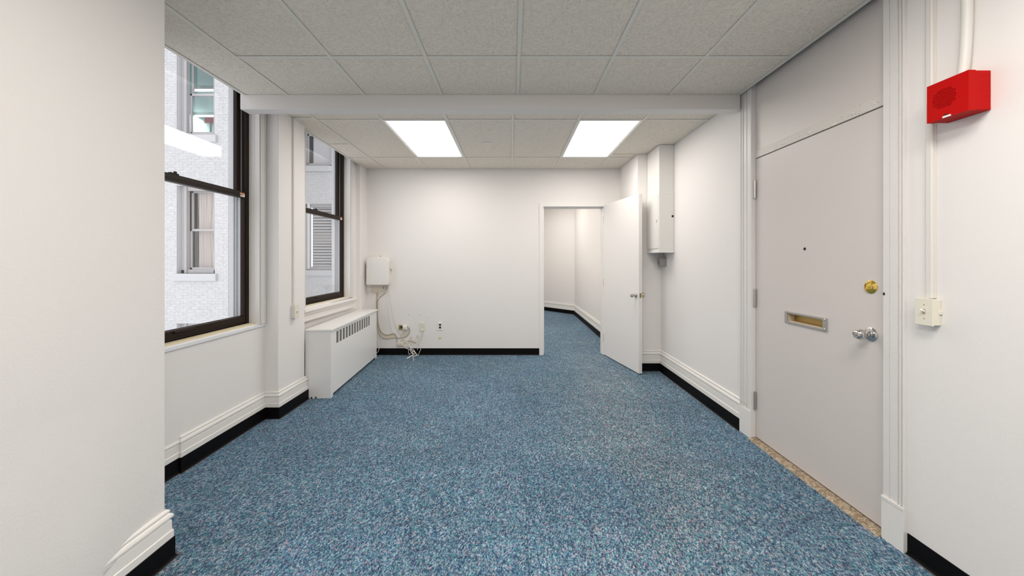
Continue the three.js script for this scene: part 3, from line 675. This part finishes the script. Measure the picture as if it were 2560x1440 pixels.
// ================================================================== RADIATOR COVER UNDER THE FAR WINDOW
{
  const o = thing('radiator_cover', 'white metal radiator cover with slotted grille under the far window', 'radiator cover');
  // local axes: +x to the room, front face at x = 0, run s along depth from 0 (near) to L (far)
  const L = 1.44, D = 0.245, Hh = 0.662, turn = 0.062;
  const place = (g) => { g.rotateY(turn); g.translate(-1.795, 0, -3.545); return g; };   // depth runs along -z
  const slots = [], n = 13, s0 = 0.13, pitch = 0.0806, w = 0.058;
  for (let k = 0; k < n; k++) slots.push(rect(s0 + k * pitch, s0 + k * pitch + w, 0.512, 0.636));
  const outline = [[0, 0], [0.05, 0], [0.055, 0.03], [L - 0.055, 0.03], [L - 0.05, 0], [L, 0], [L, Hh], [0, Hh]];
  mesh('front_panel', [place(sheetX(outline, slots, -0.004, 0))], M.rad, o);
  mesh('end_panel', [place(bx(-D, -0.0042, 0, Hh, 0.0, 0.004))], M.rad, o);
  mesh('end_panel', [place(bx(-D + 0.13, -0.0042, 0, Hh, L - 0.004, L))], M.rad, o);
  mesh('top', [place(rbx(-D, 0.014, Hh, Hh + 0.020, -0.008, L + 0.012, 0.004))], M.rad, o);
  mesh('heating_fins', [...Array(34).keys()].map((k) => place(bx(-0.105, -0.045, 0.12, 0.24, 0.06 + k * 0.04, 0.066 + k * 0.04))), M.alu, o).userData.kind = 'stuff';
  mesh('back_panel', [place(bx(-0.122, -0.118, 0.0, Hh - 0.002, 0.006, L - 0.006))], M.galvanised, o);
  for (let k = 0; k < n; k++) {
    const a = s0 + k * pitch, bars = [];
    for (let j = 0; j < 17; j++) bars.push(bx(-0.0052, -0.0046, 0.512 + 0.0073 * j + 0.001, 0.512 + 0.0073 * j + 0.0052, a, a + w));
    bars.push(bx(-0.006, -0.0052, 0.512, 0.636, a + 0.018, a + 0.022), bx(-0.006, -0.0052, 0.512, 0.636, a + 0.038, a + 0.042));
    mesh('grille', [place(mergeGeometries(bars))], M.mesh, o);
  }
  for (const x of [-0.150, -0.190]) mesh('levelling_clip', [place(bx(x, x + 0.014, 0.0, 0.016, -0.003, 0.001))], M.dark, o);
}

// ================================================================== TELEPHONE BOX, CABLES AND OUTLETS ON THE BACK WALL
{
  const o = thing('telecom_box', 'white rounded plastic telecom box in the corner above the radiator', 'telecom box');
  const x0 = -2.055, x1 = -1.742, y0 = EYE - 0.355, y1 = EYE + 0.045, d0 = 5.035;
  const s = [], r = 0.055, q = 0.02, arc = (cx, cy, rad, a0, a1) => { for (let k = 0; k <= 8; k++) { const a = a0 + (a1 - a0) * k / 8; s.push([cx + rad * Math.cos(a), cy + rad * Math.sin(a)]); } };
  arc(x0 + q, y0 + q, q, Math.PI, 1.5 * Math.PI); arc(x1 - q, y0 + q, q, 1.5 * Math.PI, 2 * Math.PI);
  arc(x1 - r, y1 - r - 0.012, r, 0, Math.PI * 0.42);
  s.push([(x0 + x1) / 2 + 0.05, y1 - 0.001], [(x0 + x1) / 2 - 0.05, y1 - 0.001]);
  arc(x0 + r, y1 - r - 0.012, r, Math.PI * 0.58, Math.PI);
  mesh('cover', [toCreasedNormals(sheetD(s, [], d0, 5.128, 0.014), 0.7)], M.plastic, o);
  const inset = s.map(([x, y]) => [x + ((x0 + x1) / 2 - x) * 0.03, y + ((y0 + y1) / 2 - y) * 0.03]);
  mesh('base_plate', [sheetD(inset, [], 5.128, 5.158)], M.ivory, o);
  const badge = new THREE.CylinderGeometry(0.045, 0.045, 0.002, 32); badge.rotateX(Math.PI / 2); badge.scale(1, 0.32, 1); badge.translate((x0 + x1) / 2 + 0.0, y1 - 0.105, -(d0 - 0.0006));
  mesh('badge', [badge], M.plastic, o);
  mesh('scoop', [rbx(x0 + 0.012, x0 + 0.05, y1 - 0.21, y1 - 0.204, d0 - 0.002, d0 + 0.004, 0.002)], M.plastic, o);
  mesh('scoop', [rbx(x1 - 0.06, x1 - 0.02, y1 - 0.206, y1 - 0.200, d0 - 0.002, d0 + 0.004, 0.002)], M.plastic, o);
  for (const y of [y1 - 0.12, y0 + 0.065]) mesh('latch', [rbx(x1 - 0.004, x1 + 0.008, y - 0.03, y + 0.03, 5.07, 5.10, 0.003)], M.ivory, o);
  const tab = mesh('hinge_tab', [rbx(x1 - 0.004, x1 + 0.016, y1 - 0.195, y1 - 0.165, 5.135, 5.15, 0.004)], M.ivory, o);
  const th = disc(0.006, 0.003, 12); th.rotateX(Math.PI / 2); th.translate(x1 + 0.007, y1 - 0.18, -5.134); mesh('tab_hole_shade', [th], M.dark, tab);  // solid dark disc, coloured as the shade in the tab's hole
  const ht = mesh('hanging_tab', [rbx((x0 + x1) / 2 - 0.004, (x0 + x1) / 2 + 0.026, y1 - 0.01, y1 + 0.022, 5.142, 5.150, 0.004)], M.ivory, o);
  const hh = disc(0.005, 0.003, 12); hh.rotateX(Math.PI / 2); hh.translate((x0 + x1) / 2 + 0.011, y1 + 0.010, -5.141); mesh('tab_hole_shade', [hh], M.dark, ht);  // dark disc again in place of the hole's shade
  mesh('cable_clamp', [rbx(-1.83, -1.805, EYE - 0.425, EYE - 0.385, 5.12, 5.156, 0.004), rbx(-1.86, -1.845, EYE - 0.41, EYE - 0.39, 5.13, 5.156, 0.003)], M.steel, o);
}
const wb = scene.getObjectByName('wall_back');
const Q = (u, v, d = 5.15) => at(860 + u * 0.2222, 600 + v * 0.2222, d);   // points read off an enlargement of the wall
const Q2 = (u, v, d = 5.15) => at(960 + u * 0.0972, 780 + v * 0.0972, d);
function patch(name, pts, mat, thick = 0.0012) { return mesh(name, [sheetD(pts.map(([x, y]) => [x, y]), [], DB - thick, DB)], mat, wb); }
// unpainted plaster left where the box used to sit, and between the two grey cables
patch('bare_plaster', [[300, 505], [500, 505], [500, 560], [470, 605], [420, 590], [400, 625], [385, 650], [368, 640], [362, 612], [310, 600]].map(([u, v]) => Q(u, v, DB)), M.oldPaint);
{
  const a = [[370, 640], [368, 750], [365, 880], [382, 1000], [412, 1078], [470, 1108], [560, 1100], [600, 1100]], b = [[600, 1092], [570, 1058], [485, 1070], [425, 1042], [388, 955], [378, 800], [380, 690]];
  patch('bare_plaster', [...a, ...b].map(([u, v]) => Q(u, v, DB)), M.oldPaint);
}
patch('bare_plaster', [[480, 500], [640, 450], [640, 540], [600, 620], [520, 665], [440, 668], [420, 600]].map(([u, v]) => Q2(u, v, DB)), M.oldPaint);
patch('paint_chip', [[1390, 660], [1430, 650], [1480, 655], [1478, 695], [1400, 705]].map(([u, v]) => Q2(u, v, DB)), M.cream);
for (const [u, v] of [[632, 76], [922, 80], [1104, 154], [960, 925]]) { const g = disc(0.005, 0.0012, 10); g.rotateX(Math.PI / 2); const p = Q2(u, v, DB); g.translate(p[0], p[1], -p[2] + 0.0004); mesh('nail_hole_shade', [g], M.grey, wb); }  // flat grey discs give the shade of nail holes as colour

function cable(label, pts, r, mat, group) { const c = mesh('cable', [tube(pts, r, pts.length * 10, 7)], mat, scene); return tag(c, label, 'cable', group); }
const onWall = (list, f = Q) => list.map(([u, v, d]) => f(u, v, d ?? 5.153));
cable('outer tan cable curving from the telecom box to the plug', onWall([[372, 590], [368, 660], [366, 760], [364, 880], [380, 1000], [410, 1080], [470, 1110], [560, 1101], [650, 1100], [705, 1082], [735, 1035], [738, 1005], [722, 985, 5.135], [712, 975, 5.12]]), 0.0042, M.cordTan, 'cables below the telecom box');
cable('inner tan cable bending down beside the outer one', onWall([[462, 600, 5.125], [420, 628], [384, 672], [378, 760], [380, 880], [390, 960], [424, 1038], [482, 1068], [566, 1056], [592, 1090], [598, 1140], [606, 1165]]), 0.0042, M.cordTan, 'cables below the telecom box');
cable('thin white telephone wire hanging straight from the telecom box', onWall([[488, 520, 5.12], [489, 600], [490, 720], [508, 850], [522, 950], [548, 1030], [600, 1090], [640, 1100]]), 0.0022, M.cordWhite, 'cables below the telecom box');
cable('white telephone wire slanting from the box past the brass plate', onWall([[505, 520, 5.12], [515, 620], [530, 720], [548, 800], [560, 872], [594, 980], [630, 1050], [655, 1092], [700, 1150], [760, 1215], [800, 1262], [830, 1300, 5.12]]), 0.003, M.cordWhite, 'cables below the telecom box');
cable('short white wire leaving the box towards the corner', onWall([[320, 560, 5.15], [290, 580], [262, 605]]), 0.0025, M.cordWhite, 'cables below the telecom box');
cable('white cord from the phone jack looping over the tangle', onWall([[1000, 470, 5.13], [985, 560, 5.14], [940, 690], [890, 790], [865, 870], [858, 975]], Q2), 0.0035, M.cordWhite, 'tangled cords on the floor');
cable('second white cord from the phone jack dropping to the floor knot', onWall([[975, 470, 5.13], [950, 600, 5.12], [905, 760, 5.14], [905, 830, 5.14], [800, 830, 5.14], [710, 900, 5.13], [670, 960, 5.11], [720, 1050, 5.08], [800, 1070, 5.06], [790, 1010, 5.10], [740, 950, 5.13]], Q2), 0.0032, M.cordWhite, 'tangled cords on the floor');
cable('white cord crossing the black cove base to the carpet', onWall([[470, 690], [560, 780], [650, 860], [720, 1000, 5.11], [745, 1085, 5.06], [700, 1125, 5.02], [600, 1180, 4.94], [590, 1195, 4.93], [640, 1180, 4.95], [720, 1120, 5.0], [760, 1240, 4.87], [770, 1270, 4.85]], Q2), 0.0036, M.cordWhite, 'tangled cords on the floor');
cable('long white cord loop lying at the foot of the back wall', onWall([[510, 880], [560, 930, 5.13], [680, 975, 5.10], [780, 1030, 5.09], [850, 1105, 5.04], [830, 1125, 5.02], [760, 1130, 5.01], [720, 1110, 5.02]], Q2), 0.0036, M.cordWhite, 'tangled cords on the floor');
cable('pale cord rising from the floor to the lone wall screw', onWall([[955, 930], [930, 990, 5.12], [890, 1090, 5.09], [870, 1110, 5.05], [800, 1105, 5.04], [690, 1060, 5.09], [650, 1090, 5.07], [630, 1020, 5.11], [640, 960, 5.13]], Q2), 0.0028, M.cordIvory, 'tangled cords on the floor');
cable('ivory cord zigzag above the tangle', onWall([[520, 720], [600, 750], [660, 700], [695, 630], [740, 720], [800, 770], [850, 770], [880, 720], [890, 640], [860, 595], [830, 640], [800, 720], [700, 745], [650, 720]], Q2), 0.003, M.cordIvory, 'tangled cords on the floor');
cable('ivory cord wandering from the junction block', onWall([[340, 800, 5.13], [360, 840, 5.13], [470, 850, 5.13], [540, 800], [640, 795], [720, 840], [700, 880], [600, 880], [515, 860], [520, 780], [460, 720], [400, 780]], Q2), 0.0034, M.cordIvory, 'tangled cords on the floor');
cable('tan cord sagging along the wall towards the tangle', onWall([[510, 700], [560, 745], [640, 752], [740, 745], [820, 790], [760, 800], [700, 760]], Q2), 0.003, M.cordTan, 'tangled cords on the floor');
cable('white cord looped behind the far end of the radiator cover', [[-1.94, 0.25, 5.08], [-1.905, 0.235, 5.07], [-1.885, 0.17, 5.07], [-1.892, 0.08, 5.07], [-1.94, 0.03, 5.08]], 0.004, M.cordWhite);
{
  const o = thing('junction_block', 'small ivory wire block low on the back wall', 'junction block');
  const a = Q2(330, 790, 5.13), b = Q2(500, 880, 5.13);
  mesh('block', [rbx(a[0], b[0], b[1], a[1], 5.132, 5.158, 0.004)], M.cordIvory, o);
  mesh('wire_slot', [rbx(a[0] + 0.02, b[0] - 0.02, (a[1] + b[1]) / 2, (a[1] + b[1]) / 2 + 0.006, 5.1305, 5.134, 0.001)], M.cordTan, o);
}
{
  const o = thing('brass_outlet', 'square brass outlet plate with a dark socket', 'outlet');
  const a = Q2(385, 335, DB), b = Q2(560, 455, DB);
  const p = mesh('plate', [rbx(a[0], b[0], b[1], a[1], 5.151, 5.158, 0.002)], M.agedBrass, o);
  const g = disc(0.016, 0.006, 20); g.rotateX(Math.PI / 2); const c = Q2(448, 392, 5.149); g.translate(c[0], c[1], -5.150); mesh('socket', [g], M.dark, p);
}
{
  const o = thing('plug_adapter', 'white plug adapter pushed into the brass outlet', 'plug');
  const a = Q2(480, 335, 5.12), b = Q2(612, 450, 5.12);
  mesh('body', [rbx(a[0], b[0] - 0.012, b[1] - 0.006, a[1] - 0.004, 5.108, 5.148, 0.006, 3)], M.white, o);
  mesh('back_plate', [rbx(a[0] + 0.005, b[0] + 0.008, b[1] + 0.004, a[1], 5.148, 5.1505, 0.001)], M.white, o);
  const g = lathe([[0, 0.012], [0.012, 0.011], [0.018, 0.006], [0.019, 0]], 20); g.rotateX(Math.PI / 2); g.translate((a[0] + b[0]) / 2 - 0.006, (a[1] + b[1]) / 2 - 0.004, -5.108); mesh('plug_head', [g], M.plastic, o);
}
{
  const o = thing('phone_jack', 'ivory phone jack plate with four ports and two cords', 'phone jack');
  const a = Q2(922, 262, DB), b = Q2(1045, 466, DB), p = mesh('plate', [rbx(a[0], b[0], b[1], a[1], 5.148, 5.158, 0.003)], M.ivory, o);
  for (const [u, v] of [[955, 338], [1002, 340], [955, 408], [1002, 402]]) { const g = disc(0.0052, 0.002, 12); g.rotateX(Math.PI / 2); const c = Q2(u, v, 5.148); g.translate(c[0], c[1], -5.1475); mesh('port', [g], M.cordTan, p); }
  mesh('cord_clip', [rbx(a[0] + 0.02, a[0] + 0.034, b[1] - 0.006, b[1] + 0.006, 5.125, 5.15, 0.003), rbx(a[0] + 0.042, a[0] + 0.056, b[1] - 0.006, b[1] + 0.006, 5.125, 5.15, 0.003)], M.cordIvory, p);
}
{
  const o = thing('wall_outlet', 'white wall outlet plate with two black sockets', 'outlet');
  const a = Q2(1380, 255, DB), b = Q2(1502, 464, DB), p = mesh('plate', [rbx(a[0], b[0], b[1], a[1], 5.151, 5.158, 0.0028)], M.white, o);
  for (const v of [330, 400]) {
    const c = Q2(1441, v, 5.15), s = [];
    for (let k = 0; k < 28; k++) { const t = k / 28 * 2 * Math.PI; s.push([c[0] + 0.0165 * Math.cos(t), c[1] + clamp(0.0165 * Math.sin(t), -0.0135, 0.0135)]); }
    mesh('socket', [sheetD(s, [], 5.1485, 5.152)], M.dark, p);
  }
  const sc = lathe([[0, 0.001], [0.003, 0.001], [0.0035, 0]], 10); sc.rotateX(Math.PI / 2); const c = Q2(1441, 365, 5.15); sc.translate(c[0], c[1], -5.151); mesh('screw', [sc], M.steel, p);
}
// chipped paint spots on the far casing
{
  const dr = scene.getObjectByName('door_1');
  for (const [d, y, r] of [[2.842, 0.243, 0.007], [2.816, 0.240, 0.009], [2.795, 0.236, 0.008]]) {
    const g = new THREE.CircleGeometry(r, 7); g.rotateY(-Math.PI / 2); g.scale(1, 0.7, 1); g.translate(1.8233 + (d < 2.83 ? 0.0052 : 0.002), y, -d); mesh('paint_chip', [g], M.rawWood, dr);
  }
}

// ================================================================== NEIGHBOURING FACADES ACROSS THE LIGHT COURT
function bricks(x0, x1, y0, y1, d, openings) {
  const bw = 0.203, bh = 0.066, j = 0.007, list = [], r = rng(Math.round(d * 100));
  let row = 0;
  for (let y = y0; y < y1; y += bh + j, row++) for (let x = x0 - (row & 1 ? (bw + j) / 2 : 0); x < x1; x += bw + j) {
    let spans = [[Math.max(x, x0), Math.min(x + bw, x1)]];
    for (const [a, b, c, e] of openings) if (y + bh > c && y < e) spans = spans.flatMap(([p, q]) => [[p, Math.min(q, a)], [Math.max(p, b), q]]);
    for (const [p, q] of spans) {
      const z = r() * 0.003;
      if (q - p < 0.025) continue;
      const g = new THREE.BoxGeometry(q - p, bh, 0.006).toNonIndexed(); g.translate((p + q) / 2, y + bh / 2 + (r() - 0.5) * 0.003, -d + z); list.push(worldUV(g));
    }
  }
  return mergeGeometries(list);
}
function facade(name, label, d, x0, x1, seen, cols, storeys) {
  const o = thing(name, label, 'building');
  const openings = [];
  for (const [a, b] of cols) for (const k of storeys) { const s = EYE - 0.357 + 3.63 * k; openings.push([a, b, s, s + 2.32, k]); }
  mesh('wall', [sheetD(rect(x0, x1, -9, 10), openings.map(([a, b, c, e]) => rect(a, b, c, e)), d, d + 0.35)], M.mortar, o);
  const bw = mesh('brickwork', [bricks(seen[0], seen[1], seen[2], seen[3], d, openings.map(([a, b, c, e]) => [a, b, c - 0.2, e]))], M.brick, o);
  bw.userData.kind = 'stuff';
  for (const [a, b, c, e] of openings) {
    mesh('sill', [rbx(a - 0.07, b + 0.07, c - 0.19, c, d - 0.07, d + 0.3, 0.012)], M.facadeStone, o);
  }
  return { o, openings };
}
function facadeSash(o, [a, b, c, e], d, meet, mat) {
  const f = mesh('window_frame', [rbx(a, a + 0.17, c, e, d + 0.12, d + 0.2, 0.01), rbx(a + 0.10, a + 0.17, c, e, d + 0.09, d + 0.12, 0.01), rbx(b - 0.14, b, c, e, d + 0.12, d + 0.2, 0.01), bx(a + 0.1, b, e - 0.12, e, d + 0.12, d + 0.2), rbx(a, b, c, c + 0.10, d + 0.12, d + 0.22, 0.01)], mat, o);
  const A = a + 0.17, B = b - 0.08;
  for (const [y0, y1, dd] of [[c + 0.10, meet + 0.03, d + 0.2], [meet - 0.03, e - 0.1, d + 0.24]]) {
    const s = mesh('sash', [rbx(A, A + 0.05, y0, y1, dd, dd + 0.035, 0.004), rbx(B - 0.05, B, y0, y1, dd, dd + 0.035, 0.004), rbx(A, B, y0, y0 + 0.06, dd, dd + 0.035, 0.004), rbx(A, B, y1 - 0.06, y1, dd, dd + 0.035, 0.004)], mat, o);
    mesh('pane', [bx(A + 0.03, B - 0.03, y0 + 0.03, y1 - 0.03, dd + 0.016, dd + 0.019)], M.glass, s);
  }
  return f;
}
function room(o, [a, b, c, e], d, depth, up, mat) {
  const x0 = a - (depth > 5 ? 4.2 : 1.0), x1 = b + (d < 10 ? 0.27 : 0.5), y0 = c - 0.9, y1 = e + up;
  mesh('inner_room', [bx(x0, x1, y0, y1, d + depth, d + depth + 0.05), bx(x0 - 0.05, x0, y0, y1, d + 0.36, d + depth), bx(x1, x1 + 0.05, y0, y1, d + 0.36, d + depth), bx(x0, x1, y0 - 0.05, y0, d + 0.36, d + depth), bx(x0, x1, y1, y1 + 0.05, d + 0.36, d + depth)], mat, o);
}
{
  const DA = 9.4;
  const { o, openings } = facade('exterior_building', 'white painted brick building with curtained window seen through the nearer window', DA, -14, -7.45, [-10.2, -7.45, -3.5, 8.5], [[-8.80, -7.80]], [-1, 0, 1]);
  openings.forEach((w) => { facadeSash(o, w, DA, w[2] + 1.16, w[4] === 0 ? M.facadeFrame : M.facadeFrame); room(o, w, DA, w[4] === 1 ? 8 : 3, w[4] === 1 ? 0.45 : 0.2, w[4] === 1 ? M.roomTeal : M.roomDim); });
  mesh('side_wall', [bx(-7.505, -7.45, -9, 10, DA + 0.35, 12.5)], M.mortar, o);
  // fluorescent tubes and a red notice in the upper room
  const up = openings.find((w) => w[4] === 1), cy = up[3] + 0.45;
  for (const [py, text] of [[226, 'upper of two fluorescent tubes glowing in the neighbour room'], [290, 'lower of two fluorescent tubes glowing in the neighbour room']]) {
    const d = F * (cy - 0.12 - EYE) / (650 - py), x0 = (482 - 1280) / F * d, x1 = (545 - 1280) / F * d;
    const l = thing('tube_light', text, 'light', 'lights in the neighbour room');
    mesh('tube', [rbx(x0, x1, cy - 0.14, cy - 0.10, d - 0.05, d + 0.05, 0.015)], M.tube, l);
    mesh('housing', [bx(x0, x1, cy - 0.10, cy, d - 0.06, d + 0.06)], M.facadeWhite, l);
    const a = new THREE.RectAreaLight(lin(0.95, 1, 0.98), 130, x1 - x0, 0.1); a.position.set((x0 + x1) / 2, cy - 0.15, -d); a.rotation.x = -Math.PI / 2; a.castShadow = true; l.add(a);
  }
  {
    const d = 11.2, a = at(511, 293, d), b = at(540, 307, d), s = thing('notice_board', 'red notice inside the upper window of the neighbour building', 'notice');
    mesh('board', [rbx(a[0], b[0], b[1], a[1], d, d + 0.03, 0.01)], M.signRed, s);
    mesh('stand', [bx((a[0] + b[0]) / 2 - 0.02, (a[0] + b[0]) / 2 + 0.02, up[2] - 0.9, b[1], d + 0.01, d + 0.03)], M.roomDim, s);
  }
  // curtain in the middle window
  const mid = openings.find((w) => w[4] === 0);
  const drape = (name, label, xa, xb, ya, yb, mat, waves, pinch) => {
    const g = new THREE.PlaneGeometry(1, 1, 70, 14), p = g.attributes.position;
    for (let k = 0; k < p.count; k++) {
      const u = p.getX(k) + 0.5, v = p.getY(k) + 0.5, mid2 = 1 - pinch * Math.exp(-((v - 0.42) ** 2) / 0.03);
      const x = xa + (xb - xa) * (0.15 * (1 - mid2) + u * mid2);
      p.setXYZ(k, x, ya + (yb - ya) * v, -(DA + 0.36 + 0.035 * Math.sin(u * waves * 6.283 + 0.6 * Math.sin(v * 4)) + 0.012 * Math.sin(u * 61)));
    }
    g.computeVertexNormals();
    tag(mesh(name, [worldUV(g)], mat, scene), label, 'curtain');
  };
  drape('curtain', 'pinkish white curtain gathered in the neighbour window', mid[0] + 0.26, mid[1] - 0.30, mid[2] + 0.1, mid[3] - 0.1, M.curtain, 6, 0.12);
  drape('curtain', 'narrow pale curtain strip at the edge of the neighbour window', mid[1] - 0.19, mid[1] - 0.03, mid[2] + 0.1, mid[3] - 0.1, M.curtain, 2, 0.0);
}
{
  const DBk = 12.5;
  const { o, openings } = facade('exterior_building', 'white painted brick building with louvred window seen through the far window', DBk, -7.44, -2.3, [-7.43, -5.2, -2.5, 6.2], [[-7.42, -6.30]], [0, 1]);
  const low = openings[0], hi = openings[1];
  // louvred window
  const [a, b, c, e] = low;
  mesh('window_frame', [rbx(a, a + 0.30, c, e, DBk + 0.10, DBk + 0.2, 0.01), rbx(b - 0.03, b, c, e, DBk + 0.08, DBk + 0.2, 0.008), bx(a, b, c, c + 0.12, DBk + 0.06, DBk + 0.2), bx(a, b, e - 0.1, e, DBk + 0.1, DBk + 0.2)], M.facadeFrame, o);
  const pg = disc(0.05, 2.3, 14); pg.translate(a + 0.30, c + 1.2, -(DBk + 0.04)); mesh('drain_pipe', [pg], M.facadeWhite, o);
  mesh('louvre_backing', [bx(a + 0.3, b, c + 0.1, e, DBk + 0.30, DBk + 0.33)], M.roomDim, o);
  for (let k = 0; k < 21; k++) {
    const y = c + 0.17 + k * 0.102, fold = k >= 8 && k <= 11;
    const s = rbx(a + 0.36, b - 0.03, -0.008, 0.008, -0.055, 0.055, 0.004); s.translate(0, 0, 0); s.rotateX(fold ? 1.2 : 0.62); s.translate(0, y, -(DBk + 0.2));
    mesh('louvre_slat', [s], fold ? M.facadeFrame : M.facadeWhite, o);
  }
  facadeSash(o, hi, DBk, hi[2] + 1.16, M.facadeFrame);
  room(o, hi, DBk, 3, 0.2, M.roomDim);
  mesh('roller_shade', [rbx(hi[0] + 0.32, hi[1] - 0.04, hi[2] + 0.14, hi[3], DBk + 0.30, DBk + 0.31, 0.003)], M.shade, o);
}
{
  structure('wall_court', 'own building wall along the light court outside', 'wall', [bx(-2.6, -2.36, -9, 0, -6, 12.5), bx(-2.6, -2.36, 3.3, 10, -6, 12.5), bx(-2.6, -2.36, 0, 3.3, 5.3, 12.5)], M.mortar);
  structure('ground_court', 'paved bottom of the light court outside', 'ground', [bx(-14, -2.3, -9.2, -9, -6, 13)], M.mortar);
}

renderer.render(scene, camera);
